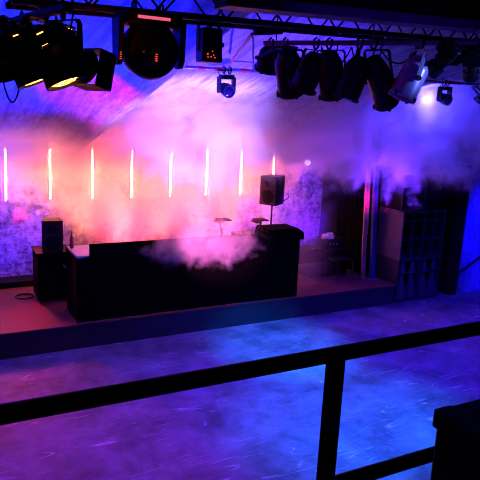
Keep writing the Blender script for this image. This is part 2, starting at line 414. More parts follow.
# monitor on its box at the left
t = thing('loudspeaker', (1.95, 10.8, 1.34), 'small black loudspeaker standing upright on a black box at stage left', 'speaker', 'loudspeakers on the stage')
loudspeaker(t, V((1.95, 10.84, 1.345)), .36, .36, .565, -.12)
t = thing('speaker_plinth', (1.95, 10.9, STG), 'black equipment box under the small left loudspeaker', 'box')
bbox('body', (1.66, 10.64, STG+.05), (2.25, 11.2, 1.32), M['cloth'], t, .01)
bbox('top', (1.64, 10.62, 1.32), (2.27, 11.22, 1.345), M['speaker'], t, .005)
for x in (1.72, 2.19):
    for y in (10.7, 11.14):
        bm = BM(); lathe(bm, V((x, y, STG)), V((0,0,1)), [(0,.025), (.05,.03)], 12); obj('foot', bm, M['black_metal'], t)
bm = BM(); tube(bm, arc((2.1, 10.63, 1.12), (2.2, 10.63, 1.1), .06), .007, 8); obj('highlight_loop', bm, M['silver'], t)  # bright loop standing in for a pinkish highlight on the box
# coiled cable on the stage
bm = BM(); pts = []
for k in range(61):
    a = k/60*2*math.pi*2.5; pts.append(V((1.48+.16*math.cos(a), 11.05+.14*math.sin(a), STG+.012+.012*k/60*2)))
tube(bm, pts, .009, 8); tag(obj('cable_coil', bm, M['cabinet'], None), 'small coil of cable on the stage left of the speaker box', 'cable')
# tripod speaker behind the booth
sp = V((6.42, 10.7, STG))
t = thing('speaker_stand', sp, 'black tripod stand holding up the loudspeaker behind the booth', 'stand')
bm = BM(); tube(bm, [sp+V((0,0,.12)), sp+V((0,0,1.62))], .019, 12); obj('pole', bm, M['black_metal'], t)
bm = BM(); lathe(bm, sp+V((0,0,.75)), V((0,0,1)), [(0,.03), (.1,.03)], 14); obj('collar', bm, M['black_metal'], t)
for k in range(3):
    a = .6+k*2.094; e = sp+V((math.cos(a)*.42, math.sin(a)*.42, .015))
    bm = BM(); tube(bm, [sp+V((0,0,.72)), e], .013); l = obj('leg', bm, M['black_metal'], t)
    bm = BM(); tube(bm, [sp+V((0,0,.2)), sp.lerp(e, .5)+V((0,0,.35))], .009); obj('brace', bm, M['black_metal'], t)
t = thing('loudspeaker', (6.42, 10.7, 2.05), 'larger loudspeaker raised on a tripod stand in the pink smoke', 'speaker', 'loudspeakers on the stage')
loudspeaker(t, V((6.44, 10.72, 2.05)), .40, .44, .60, -1.02)
bm = BM(); tube(bm, [V((6.62, 10.6, 2.12)), V((6.72, 10.55, 2.2)), V((6.7, 10.55, 2.3))], .012); obj('bracket', bm, M['black_metal'], t)

# ------------------------------------------------------------------ stage right: posts, rack, curtain
t = thing('post', (8.60, 9.9, STG), 'blue painted steel post at the right front corner of the stage', 'post')
bm = BM(); prism(bm, [(8.57, 9.86, STG+.02), (8.67, 9.86, STG+.02), (8.67, 9.94, STG+.02), (8.57, 9.94, STG+.02)], (-.19, 0, 2.52)); obj('shaft', bm, M['bluepaint'], t, .005)
bbox('base_plate', (8.52, 9.82, STG), (8.72, 9.98, STG+.02), M['grey_metal'], t)
t = thing('wooden_batten', (8.42, 9.95, STG), 'reddish wooden batten leaning upright beside the blue steel post', 'batten')
bm = BM(); prism(bm, [(8.40, 9.98, STG), (8.50, 9.98, STG), (8.50, 10.02, STG), (8.40, 10.02, STG)], (-.12, -.06, 1.0)); obj('lower_board', bm, M['wood'], t, .004)
bm = BM(); prism(bm, [(8.28, 9.91, STG+1.0), (8.40, 9.91, STG+1.0), (8.40, 9.95, STG+1.0), (8.28, 9.95, STG+1.0)], (-.08, 0, 1.44)); obj('upper_board', bm, M['wood'], t, .004)
# black curtain closing the stage on the right
def curtain(x, y0, y1, z0, z1):
    bm = BM(); n = 90; A = []; B = []
    for i in range(n+1):
        y = y0+(y1-y0)*i/n; w = .035*math.sin(y*22)+.015*math.sin(y*51)
        for L_, off in ((A, 0), (B, .012)):
            L_.append((bm.verts.new((x+w+off, y, z0)), bm.verts.new((x+w*.6+off, y, z1))))
    for i in range(n):
        bm.faces.new((A[i][0], A[i+1][0], A[i+1][1], A[i][1])); bm.faces.new((B[i][0], B[i][1], B[i+1][1], B[i+1][0]))
        bm.faces.new((A[i][0], B[i][0], B[i+1][0], A[i+1][0])); bm.faces.new((A[i][1], A[i+1][1], B[i+1][1], B[i][1]))
    for i in (0, n): bm.faces.new((A[i][0], A[i][1], B[i][1], B[i][0]))
    return bm
tag(obj('curtain', curtain(8.62, 10.1, 12.02, STG+.01, 3.12), M['cloth'], None), 'black stage curtain hanging at the right end of the stage', 'curtain')
# equipment table with a towel and amp
t = thing('equipment_table', (7.75, 10.6, STG), 'black covered equipment table at the right end of the stage', 'table')
bbox('top', (7.25, 10.35, 1.0), (8.3, 10.95, 1.04), M['black_paint'], t, .006)
bbox('cover', (7.28, 10.37, STG+.01), (8.27, 10.93, 1.0), M['cloth'], t, .01)
t = thing('amplifier', (7.95, 10.65, 1.04), 'dark amplifier box under the white towel on the equipment table', 'amplifier')
bbox('case', (7.72, 10.45, 1.05), (8.22, 10.85, 1.25), M['speaker'], t, .008)
for x in (7.76, 8.18):
    for y in (10.5, 10.8): bbox('foot', (x-.02, y-.02, 1.04), (x+.02, y+.02, 1.052), M['black_metal'], t)
for k in range(3):
    bm = BM(); lathe(bm, V((7.82+k*.09, 10.45, 1.15)), V((0,-1,0)), [(0,.018), (.016,.015)], 12); obj('knob', bm, M['grey_metal'], t)
bm = BM(); bmesh.ops.create_icosphere(bm, subdivisions=4, radius=1)
for v in bm.verts:
    k = 1+.35*noise.noise(v.co*1.7)+.18*noise.noise(v.co*4)
    v.co = V((v.co.x*.15*k, v.co.y*.10*k, max(0, v.co.z+.35)*.09*k)) + V((7.86, 10.6, 1.25))
tag(obj('towel', bm, M['towel'], None), 'crumpled white towel lying on the dark amplifier', 'towel')
# small effects unit with white lights
t = thing('control_box', (7.42, 10.55, 1.04), 'little control box with white lights left of the amplifier', 'control box')
bbox('case', (7.28, 10.44, 1.04), (7.62, 10.7, 1.11), M['speaker'], t, .006)
for x in (7.34, 7.38, 7.50, 7.56):
    bm = BM(); lathe(bm, V((x, 10.44, 1.085)), V((0,-1,.4)), [(0,.007), (.004,.006)], 8); obj('indicator', bm, M['led_white'], t)
# bent steel chair frame in front of the table
t = thing('tubular_chair', (8.0, 10.05, STG), 'dark tubular chair in front of the black equipment table', 'chair')
for x in (7.72, 8.12):
    bm = BM(); tube(bm, [(x, 9.96, STG), (x+.0, 9.98, STG+.3), (x, 10.0, STG+.42), (x-.03, 10.08, STG+.45), (x-.06, 10.28, STG+.45), (x-.07, 10.33, STG+.42), (x-.07, 10.34, STG)], .011); obj('leg_frame', bm, M['cabinet'], t)
bbox('seat', (7.68, 9.99, STG+.44), (8.12, 10.32, STG+.475), M['black_paint'], t, .01)

# ------------------------------------------------------------------ PA stack in the doorway
def horn_bin(x0, label):
    x1 = x0+.625; y0, y1 = 9.47, 10.22; z0, z1 = .0, .925
    t = thing('bass_bin', (x0+.31, 9.8, 0), label, 'speaker', 'bass bins in the doorway')
    th = .03
    bbox('side_panel', (x0, y0, z0), (x0+th, y1, z1), M['cabinet'], t); bbox('side_panel', (x1-th, y0, z0), (x1, y1, z1), M['cabinet'], t)
    bbox('bottom_panel', (x0+th, y0, z0), (x1-th, y1, z0+.05), M['cabinet'], t); bbox('top_panel', (x0+th, y0, z1-th), (x1-th, y1, z1), M['cabinet'], t)
    bbox('divider', (x0+th, y0+.02, .60), (x1-th, y1, .63), M['cabinet'], t); bbox('back_panel', (x0+th, y1-.03, z0+.05), (x1-th, y1, z1-th), M['black_paint'], t)
    for (za, zb, rr) in ((.05, .60, .12), (.63, z1-th, .07)):
        for cx_ in (x0+.17, x1-.17):                                 # flared horn throats
            bm = BM()
            lathe(bm, V((cx_, y0+.06, za)), V((0,.02,1)), [(0, rr*1.25), ((zb-za)*.35, rr*1.05), ((zb-za)*.75, rr*.6), ((zb-za)*.99, rr*.3)], 18)
            obj('horn_flare', bm, M['horn'], t)
    return t
horn_bin(8.95, 'horn loaded bass bin at floor level, next to the end of the stage')
horn_bin(9.58, 'horn loaded bass bin at floor level, next to the black door jamb')
t = thing('equipment_rack', (9.5, 9.85, .93), 'open black rack with crossbars standing on the two bass bins', 'rack')
x0, x1, y0, y1, z0, z1 = 8.95, 10.2, 9.47, 10.25, .93, 1.99
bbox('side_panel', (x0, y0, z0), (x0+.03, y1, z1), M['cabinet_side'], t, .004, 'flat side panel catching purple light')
bbox('side_panel', (x1-.03, y0, z0), (x1, y1, z1), M['cabinet'], t)
bbox('top_panel', (x0+.03, y0, z1-.04), (x1-.03, y1, z1), M['cabinet'], t); bbox('bottom_panel', (x0+.03, y0, z0), (x1-.03, y1, z0+.04), M['cabinet'], t)
bbox('back_panel', (x0+.03, y1-.03, z0+.04), (x1-.03, y1, z1-.04), M['black_paint'], t)
for x in (9.27, 9.58, 9.88): bbox('upright', (x-.02, y0+.01, z0+.04), (x+.02, y0+.05, z1-.04), M['cabinet'], t)
bbox('crossbar', (x0+.03, y0+.0, 1.36), (x1-.03, y0+.035, 1.40), M['cabinet'], t); bbox('crossbar', (x0+.03, y0+.0, 1.78), (x1-.03, y0+.035, 1.81), M['cabinet'], t)
t = thing('top_cabinet', (9.5, 9.9, 1.99), 'dark framed cabinet at the top of the stack in the doorway', 'cabinet')
bbox('carcass', (8.97, 9.62, 1.99), (10.1, 10.3, 2.78), M['black_paint'], t, .006)
for lo, hi in (((8.97, 9.6, 1.99), (9.01, 9.62, 2.78)), ((9.62, 9.6, 1.99), (9.66, 9.62, 2.78)), ((9.01, 9.6, 2.74), (9.62, 9.62, 2.78)), ((9.01, 9.6, 2.5), (9.62, 9.62, 2.53)), ((9.01, 9.6, 1.99), (9.62, 9.62, 2.04))):
    bbox('frame_bar', lo, hi, M['cabinet'], t)
# handrail on the right wall
t = thing('handrail', (11.2, 9.38, .5), 'dark sloping handrail fixed to the blue lit wall at the right', 'handrail')
bm = BM(); tube(bm, [(10.78, 9.38, .56), (12.6, 9.38, 1.52)], .024, 12); obj('rail', bm, M['black_paint'], t)
for x in (10.95, 11.8, 12.5):
    z = .56+(x-10.78)*.527
    bm = BM(); tube(bm, [(x, 9.38, z-.02), (x, 9.40, z-.06), (x, 9.46, z-.06)], .009, 8); obj('bracket', bm, M['black_metal'], t)

# ------------------------------------------------------------------ truss, beams, pipes overhead
t = thing('girder', (4.2, 3.43, 4.6), 'deep dark ceiling girder running right above the lighting truss', 'girder')
bm = BM(); box(bm, (1.62, 3.40, 4.8), (6.8, 3.46, cz(3.46)-.01)); prism(bm, [(1.62, 3.4, 4.67), (6.8, 3.4, 4.825), (6.8, 3.4, 4.9), (1.62, 3.4, 4.9)], (0, .06, 0)); obj('web', bm, M['black_paint'], t)
bm = BM(); prism(bm, [(1.62, 3.34, 4.61), (6.8, 3.34, 4.765), (6.8, 3.34, 4.83), (1.62, 3.34, 4.675)], (0, .18, 0)); obj('lower_flange', bm, M['girder'], t, .004)
t = thing('lighting_truss', (3.5, 4.4, 4.69), 'long black box truss carrying stage lamps across the room', 'truss')
X0, X1 = .55, 6.6
ch = [(4.26, 4.63), (4.54, 4.63), (4.26, 4.91), (4.54, 4.91)]; SK = .024*(X1-X0)
for y, z in ch:
    bm = BM(); tube(bm, [(X0, y, z), (X1, y, z+SK)], .024, 12); obj('chord', bm, M['truss_black'], t)
nb = 24; dx = (X1-X0)/nb
for k in range(nb):
    xa, xb = X0+k*dx, X0+(k+1)*dx; up = k % 2 == 0; dz = SK*k/nb; dn = SK*(k+1)/nb
    for (a, b) in ((0, 2), (1, 3), (0, 1)):
        pa, pb = (ch[a], ch[b]) if up else (ch[b], ch[a])
        bm = BM(); tube(bm, [(xa, pa[0], pa[1]+dz), (xb, pb[0], pb[1]+dn)], .0085, 8); obj('brace', bm, M['truss_black'], t)
for x in (1.1, 3.4, 5.9):
    bm = BM(); tube(bm, [(x, 4.4, 4.93+.024*(x-.55)), (x, 4.4, cz(4.4)-.01)], .008, 8); tube(bm, [(x, 4.26, 4.935+.024*(x-.55)), (x, 4.54, 4.935+.024*(x-.55))], .012, 8); obj('hanger', bm, M['truss_black'], t)
def pipe(name, a, b, r, m, label, hang=(), cat='pipe'):
    a, b = V(a), V(b)
    t = thing(name, a, label, cat)
    bm = BM(); tube(bm, [a, b], r, 12); obj('tube', bm, m, t)
    for f in hang:
        p = a.lerp(b, f); bm = BM(); tube(bm, [p, (p.x, p.y, cz(p.y)-.005)], .006, 8); obj('hanger', bm, M['truss_black'], t)
    return a, b
BZ = 4.60
def onz(px, py, z):
    d = R @ V(((px-240)/FPX, -(py-240)/FPX, -1.0)); return EYE + d*((z-EYE.z)/d.z)
ba, bb = onz(264, 43, BZ), onz(500, 43, BZ)
pipe('lighting_bar', ba, bb, .022, M['steel_pipe'], 'straight steel bar carrying the row of cans at the upper right', (.06, .5, .94))
def barp(px):
    best = min(range(200), key=lambda k: abs(proj(ba.lerp(bb, k/199))[0]-px)); return ba.lerp(bb, best/199)
RT = R.transposed()
def proj(p):
    c = RT @ (V(p)-EYE); return 240+FPX*c.x/-c.z, 240-FPX*c.y/-c.z
la, lb = onz(-30, 33, 4.495), onz(68, 7, 4.495)
pipe('lighting_bar', la, lb, .026, M['truss_black'], 'black bar carrying the cluster of lamps at the upper left', (.1, .8))
def barl(px):
    best = min(range(200), key=lambda k: abs(proj(la.lerp(lb, k/199))[0]-px)); return la.lerp(lb, best/199)
# far pipe with red and black bands
fa, fb = V((2.23, 6.8, 4.443)), V((7.67, 6.8, 4.531))
t = thing('banded_pipe', fa, 'thin far pipe with red tape bands under the roof', 'pipe')
bm = BM(); tube(bm, [fa, fb], .022, 12); obj('tube', bm, M['steel_pipe'], t)
for px0, px1 in ((198, 205), (214, 222), (240, 248), (447, 462)):
    p0 = fa.lerp(fb, (at(px0, 69, 6.8).x-fa.x)/(fb.x-fa.x)); p1 = fa.lerp(fb, (at(px1, 69, 6.8).x-fa.x)/(fb.x-fa.x))
    bm = BM(); tube(bm, [p0, p1], .0245, 12); obj('red_band', bm, M['tape_red'], t, label='red tape band')
for f in (.05, .3, .62, .97):
    p = fa.lerp(fb, f); bm = BM(); tube(bm, [p, (p.x, p.y, cz(6.8)-.005)], .005, 8); obj('hanger', bm, M['black_metal'], t)

# ------------------------------------------------------------------ lamps
def clamp(t, top, m):
    bm = BM(); tube(bm, [top+V((0,-.034,.03)), top+V((0,-.036,-.02)), top+V((0,-.02,-.045)), top+V((0,.02,-.045)), top+V((0,.036,-.02)), top+V((0,.034,.03)), top+V((0,.0,.042))], .010, 8)
    obj('clamp', bm, m, t)
def yoke(t, top, c, d, r, m):
    side = d.cross(V((0,0,1))); side = side.normalized() if side.length > .05 else V((1,0,0))
    w = r*1.16; up = (top-c); up = (up - side*up.dot(side)); h = up.length; up = up.normalized()
    bridge = c+up*max(h-.06, r*1.25)
    pts = [c+side*w, bridge+side*w*.98-up*.02, bridge+side*w*.85, bridge-side*w*.85, bridge-side*w*.98-up*.02, c-side*w]
    ax = up.cross(side).normalized()
    bm = BM()
    for p, q in zip(pts, pts[1:]):
        dd = (q-p); L_ = dd.length
        if L_ < 1e-4: continue
        dd.normalize(); nn = dd.cross(ax).normalized()
        quad_box(bm, (p+q)/2, dd*(L_/2+.004), ax*.017, nn*.003)
    yk = obj('yoke', bm, m, t)
    bm = BM(); tube(bm, [bridge, top-V((0,0,.04))], .009, 8); obj('bolt', bm, m, t)
    for s in (-1, 1):
        bm = BM(); lathe(bm, c+side*w*s, side*s, [(-.02,.012), (.006,.012), (.006,.022), (.024,.02)], 12); obj('knob', bm, M['black_metal'], yk)
    return side
def cable(t, pts, m=None):
    bm = BM(); tube(bm, pts, .0055, 8); obj('cable', bm, m or M['black_metal'], t)
def par_can(top, rear, front, r, label, body='black_metal', lens='lens', group=None, gel=False, loop=True):
    d = (front-rear); L_ = d.length; d.normalize(); c = rear+d*L_*.5
    t = thing('par_can', top, label, 'stage light', group)
    bm = BM()
    lathe(bm, rear, d, [(0, r*.45), (.01, r*.62), (L_*.14, r*.80), (L_*.24, r*.97), (L_*.28, r), (L_*.95, r), (L_*.95, r*.93), (L_*.9, r*.9)], 28, cap1=True)
    obj('body', bm, M[body], t)
    bm = BM(); lathe(bm, rear+d*L_*.93, d, [(0, r*1.0), (.004, r*1.1), (.018, r*1.1), (.018, r*.88), (0, r*.88)], 28, cap0=False, cap1=False); fr = obj('front_ring', bm, M['black_metal' if body == 'black_metal' else body], t)
    bm = BM(); lathe(bm, rear+d*L_*.9, d, [(0, r*.9), (.012, r*.75), (.018, r*.3), (.02, .001)], 24); obj('lens', bm, M[lens], t)
    s = yoke(t, top, c, d, r, M['black_metal'] if body != 'silver' else M['grey_metal'])
    clamp(t, top, M['black_metal'])
    u = s.cross(d)
    for a in (0.6, 2.2, 3.8, 5.4):                                   # colour frame clips
        q = rear+d*(L_*.95)+(s*math.cos(a)+u*math.sin(a))*r*1.08
        bm = BM(); quad_box(bm, q, s*.010, u*.010, d*.018); obj('clip', bm, M['black_metal'], fr)
    if gel:
        bm = BM(); lathe(bm, rear+d*(L_*.95+.018), d, [(0, r*1.0), (.004, r*1.0)], 24); obj('gel', bm, M['gel_blue'], fr)
    if loop:
        cable(t, arc(rear+u*r*.1, top+s*.08, .13, 14)); 
    return t
def P(px, py, Y): return at(px, py, Y)
G1 = 'cans on the bar at the upper right'
def yb(px): return barp(px).y
def can(topx, rx, ry, fx, fy, rpx, label, dy0=-.02, dy1=.14, **k):
    Y = yb(topx); z = Y*1.25
    par_can(barp(topx), P(rx, ry, Y+dy0), P(fx, fy, Y+dy1), rpx/FPX*z, label, group=G1, **k)
can(286, 287, 50, 291, 93, 12.3, 'black can hanging nearly straight down at the left of the row')
can(316, 318, 54, 301, 89, 12.3, 'black can tilted down left, second along the row')
can(330, 329, 52, 333, 97, 12, 'black can hanging upright with magenta edge, third along the row', dy1=.08)
can(360, 362, 57, 345, 99, 12.5, 'black can tilted down left with blue filter, fourth along the row', dy1=.05, gel=True)
can(374, 373, 58, 387, 105, 11.8, 'black can tilted down right with red striped edge, fifth along the row', dy1=.1)
can(421, 421, 58, 401, 99, 13.5, 'shiny silver grey can tilted down left, brightest of the row', dy1=.02, body='silver')
t = par_can(barp(271), P(272, 46, yb(271)+.35), P(265, 71, yb(271)+.45), 8.5/FPX*7.2, 'small reddish can just left of the row, further back', group=G1, loop=False)
def profile_spot(top, rear, front, r, label, group, hood=0.0, glow=True, body='black_metal', boxy=True):
    d = (front-rear); L_ = d.length; d.normalize(); c = rear+d*L_*.42
    t = thing('profile_spot', top, label, 'stage light', group)
    s = d.cross(V((0,0,1))); s = s.normalized() if s.length > .05 else V((1,0,0)); u = s.cross(d)
    bm = BM(); quad_box(bm, rear+d*L_*.22, s*r*1.02, u*r*1.12, d*L_*.22); lh = obj('lamp_house', bm, M[body], t, .012)
    bm = BM()
    for k in range(5): quad_box(bm, rear+d*L_*(.06+.08*k), s*r*1.07, u*r*1.18, d*.006)
    obj('cooling_fins', bm, M[body], lh)
    bm = BM(); lathe(bm, rear+d*L_*.42, d, [(0, r*.8), (L_*.1, r*.86), (L_*.12, r*.74), (L_*.3, r*.74), (L_*.32, r*.95), (L_*.58, r*.98), (L_*.58, r*.88), (L_*.5, r*.84)], 26); obj('barrel', bm, M[body], t)
    bm = BM(); lathe(bm, rear+d*L_*.925, d, [(0, r*.84), (.012, r*.6), (.016, .001)], 22); obj('lens', bm, M['hot_lens'] if glow else M['lens'], t)
    if hood:
        q = rear+d*L_
        for sg, a, b in ((1, s, u), (-1, s, u), (1, u, s), (-1, u, s)):
            bm = BM(); quad_box(bm, q+a*sg*hood*1.0+d*hood*.55, a*.004, b*hood*1.0, d*hood*.6); obj('barn_door', bm, M[body], t)
        bm = BM(); lathe(bm, q-d*.01, d, [(0, r*1.02), (.012, r*1.06), (.012, r*.9), (0, r*.9)], 24, cap0=False, cap1=False); obj('door_ring', bm, M[body], t)
    if glow:
        for k, f in enumerate((.12, .3)):
            bm = BM(); quad_box(bm, rear+d*L_*f + u*r*1.125 - s*r*.4, s*r*.16, u*.004, d*.006); obj('vent_glow', bm, M['warm'], lh)
            bm = BM(); quad_box(bm, rear+d*L_*f - s*r*1.025*(1) + u*r*.2, s*.004, u*r*.18, d*.006); obj('vent_glow', bm, M['warm'], lh)
            bm = BM(); quad_box(bm, rear+d*L_*f + s*r*1.025*(1) + u*r*.2, s*.004, u*r*.18, d*.006); obj('vent_glow', bm, M['warm'], lh)
    yoke(t, top, c, d, r*1.1, M[body]); clamp(t, top, M[body])
    cable(t, arc(rear, top+V((.06,.02,0)), .12, 14))
    return t
Y8 = yb(445)
profile_spot(barp(447), P(458, 46, Y8-.1), P(430, 72, Y8+.12), .075, 'dark square spotlight aimed down left between the silver can and the frame edge', G1, glow=False)
profile_spot(barp(476), P(474, 50, yb(476)), P(470, 78, yb(476)+.1), .065, 'dark spotlight hanging at the right frame edge', G1, glow=False)
G2 = 'lamps clustered on the bar at the upper left'
profile_spot(barl(3), P(-8, 34, 3.75), P(10, 73, 3.85), .105, 'warm glowing spotlight cut by the left frame edge', G2)
profile_spot(barl(22), P(14, 34, 3.60), P(36, 83, 3.56), .105, 'warm glowing spotlight second from the left, lens bright orange', G2)
profile_spot(barl(46), P(44, 32, 3.45), P(66, 84, 3.38), .11, 'warm glowing spotlight hanging third in the cluster, brightest lens', G2)
profile_spot(barl(63), P(50, 52, 3.30), P(86, 67, 3.42), .088, 'black spotlight with square barn doors, rightmost of the left cluster', G2, hood=.098, glow=False)

# big moving head below the truss
c = V((1.452, 4.22, 4.415))
t = thing('moving_head', (1.452, 4.26, 4.66), 'large black moving head lamp hanging under the truss at upper left', 'moving head', 'moving heads')
bbox('base', (c.x-.2, c.y-.14, 4.545), (c.x+.2, c.y+.14, 4.645), M['black_metal'], t, .02)
for sg in (-1, 1):
    bm = BM(); prism(bm, [(c.x+sg*.205, c.y-.1, 4.60), (c.x+sg*.205, c.y+.1, 4.60), (c.x+sg*.205, c.y+.085, 4.33), (c.x+sg*.205, c.y+.05, 4.28), (c.x+sg*.205, c.y-.05, 4.28), (c.x+sg*.205, c.y-.085, 4.33)], (sg*.038, 0, 0)); obj('yoke_arm', bm, M['black_metal'], t, .014)
bm = BM(); lathe(bm, c+V((0,.14,.0)), V((0,-1,-.15)), [(0,.08), (.02,.13), (.08,.192), (.2,.197), (.255,.175), (.27,.14), (.262,.11)], 30); obj('head', bm, M['black_metal'], t)
bm = BM(); lathe(bm, c+V((0,-.118,-.039)), V((0,-1,-.15)), [(0,.115), (.012,.09), (.02,.04), (.022,.001)], 26); obj('lens', bm, M['lens'], t)
bbox('highlight_strip', (c.x-.13, c.y-.146, 4.585), (c.x+.1, c.y-.14, 4.605), M['pink_highlight'], t, label='pink highlight on the base, built as a glowing strip')
for k in range(4):
    for sx in (-.235, .0):
        bm = BM(); zz = 4.36-.014*k
        yy = c.y-.092 if sx < -.1 else c.y-.152
        box(bm, (c.x+sx, yy-.004, zz-.0025), (c.x+sx+.008, yy+.02, zz+.0025)); obj('indicator', bm, M['led_red'], t)
for sx in (-.1, .1): clamp(t, V((c.x+sx, 4.26, 4.675)), M['black_metal'])
# hanging box lamp
t = thing('box_lamp', (2.01, 4.4, 4.63), 'upright black box shaped lamp hanging under the truss left of centre', 'stage light')
bm = BM(); prism(bm, [(1.925, 4.36, 4.36), (2.095, 4.36, 4.36), (2.075, 4.54, 4.36), (1.945, 4.54, 4.36)], (-.005, 0, .25)); obj('housing', bm, M['black_metal'], t, .01)
bbox('front_window', (1.945, 4.352, 4.375), (2.07, 4.36, 4.50), M['lens'], t, .003)
for px_ in (1.915, 2.085): bbox('side_bracket', (px_-.002, 4.42, 4.44), (px_+.01, 4.46, 4.64), M['black_metal'], t)
bbox('top_bracket', (1.913, 4.42, 4.63), (2.097, 4.46, 4.64), M['black_metal'], t)
for k in range(7):
    xx, zz = 1.955+random.random()*.1, 4.385+random.random()*.06
    bm = BM(); box(bm, (xx, 4.348, zz), (xx+.008, 4.353, zz+.008)); obj('indicator', bm, M['led_red'], t)
bm = BM(); lathe(bm, V((2.105, 4.44, 4.50)), V((1,0,0)), [(-.01,.012), (.008,.02), (.03,.018)], 12); obj('knob', bm, M['black_metal'], t)
clamp(t, V((2.01, 4.44, 4.66)), M['black_metal'])
# small moving heads on the far pipe
def small_head(x, label, y=6.8, z=None, aim=-1):
    z = fa.z+(fb.z-fa.z)*(x-fa.x)/(fb.x-fa.x) if z is None else z
    t = thing('moving_head', (x, y, z-.03), label, 'moving head', 'moving heads')
    bbox('base', (x-.075, y-.08, z-.115), (x+.075, y+.08, z-.06), M['black_metal'], t, .012)
    for sg in (-1, 1):
        bm = BM(); prism(bm, [(x+sg*.088, y-.05, z-.085), (x+sg*.088, y+.05, z-.085), (x+sg*.088, y+.05, z-.26), (x+sg*.088, y+.02, z-.285), (x+sg*.088, y-.02, z-.285), (x+sg*.088, y-.05, z-.26)], (sg*.022, 0, 0)); obj('yoke_arm', bm, M['cabinet'], t, .008)
    h = V((x, y, z-.235))
    bm = BM(); lathe(bm, h-V((0,aim*.09,-.02)), V((0,aim,-.25)), [(0,.045), (.02,.07), (.13,.083), (.19,.08), (.19,.066), (.18,.06)], 24); obj('head', bm, M['cabinet'], t)
    bm = BM(); lathe(bm, h-V((0,aim*.09,-.02))+V((0,aim,-.25)).normalized()*.178, V((0,aim,-.25)), [(0,.062), (.01,.045), (.016,.001)], 20); obj('lens', bm, M['lens'], t)
    bm = BM(); tube(bm, arc((x-.07, y, z-.07), (x-.08, y, z), -.04, 8, V((1,0,0))), .005, 6); obj('cable', bm, M['black_metal'], t)
    for sx in (-.04, .04): clamp(t, V((x+sx, y, z)), M['black_metal'])
small_head(3.33, 'small moving head hanging alone from the far banded pipe')
small_head(6.97, 'small moving head with a blue glow beside it right of the silver can')
q = fa.lerp(fb, .985)
par_can(q, P(488, 90, 6.8), P(478, 101, 6.85), .075, 'dark can cut by the right frame edge, on the end of the far pipe', loop=False)
# loose cables looped along the bars
for a_, b_, sg, lb_ in ((290, 318, .10, 'thin cable looped between the first two cans of the right bar'), (322, 352, .16, 'thin cable sagging in a loop below the third can'), (352, 376, .20, 'thin cable hanging in a deep loop left of the fifth can'), (380, 420, .13, 'thin cable looped behind the silver can')):
    bm = BM(); tube(bm, arc(barp(a_)-V((0,0,.03)), barp(b_)-V((0,0,.03)), sg, 16), .006, 8); tag(obj('cable', bm, M['black_metal'], None), lb_, 'cable', 'loose cables on the lamp bars')
for a_, b_, sg, lb_ in ((-4, 30, .47, 'black cable drooping below the lamps at the left frame edge'), (60, 66, .10, 'black cable hanging behind the barn door spotlight')):
    bm = BM(); tube(bm, arc(barl(a_)+V((0,.1,-.03)), barl(b_)+V((0,.1,-.03)), sg, 16), .006, 8); tag(obj('cable', bm, M['black_metal'], None), lb_, 'cable', 'loose cables on the lamp bars')
# moving head lost in the smoke at the right of the stage
t = thing('smoke_lamp', (7.45, 11.3, 3.2), 'small lamp with white light lost in dark red smoke above the stage right', 'stage light')
q = at(309, 162, 11.3); 
bm = BM(); tube(bm, [(q.x, q.y+.1, cz(11.4)+.02), (q.x, q.y+.1, q.z)], .012, 8); obj('drop_pipe', bm, M['black_metal'], t)
bm = BM(); lathe(bm, q+V((0,.12,0)), V((-.3,-1,-.1)), [(0,.05), (.03,.085), (.16,.09), (.16,.075), (.14,.07)], 20); obj('head', bm, M['black_metal'], t)
bm = BM(); lathe(bm, q+V((0,.12,0))+V((-.3,-1,-.1)).normalized()*.142, V((-.3,-1,-.1)), [(0,.068), (.01,.05), (.014,.001)], 20); obj('lens', bm, M['led_white'], t, label='white lit lens')
# diagonal brace between truss and far pipe, and dropper rods
pipe('diagonal_pipe', at(231, 62, 6.6), at(252, 34, 4.5), .014, M['tape_red'], 'thin reddish diagonal pipe near the left end of the right bar')
pipe('short_bar', at(254, 33, 4.55), at(282, 31.5, 4.55), .022, M['truss_black'], 'short black bar just under the truss left of the cans')
pipe('drop_rod', at(252.5, 37, 4.7), at(253, 72, 6.9), .008, M['black_metal'], 'thin dark rod dropping to the banded pipe')

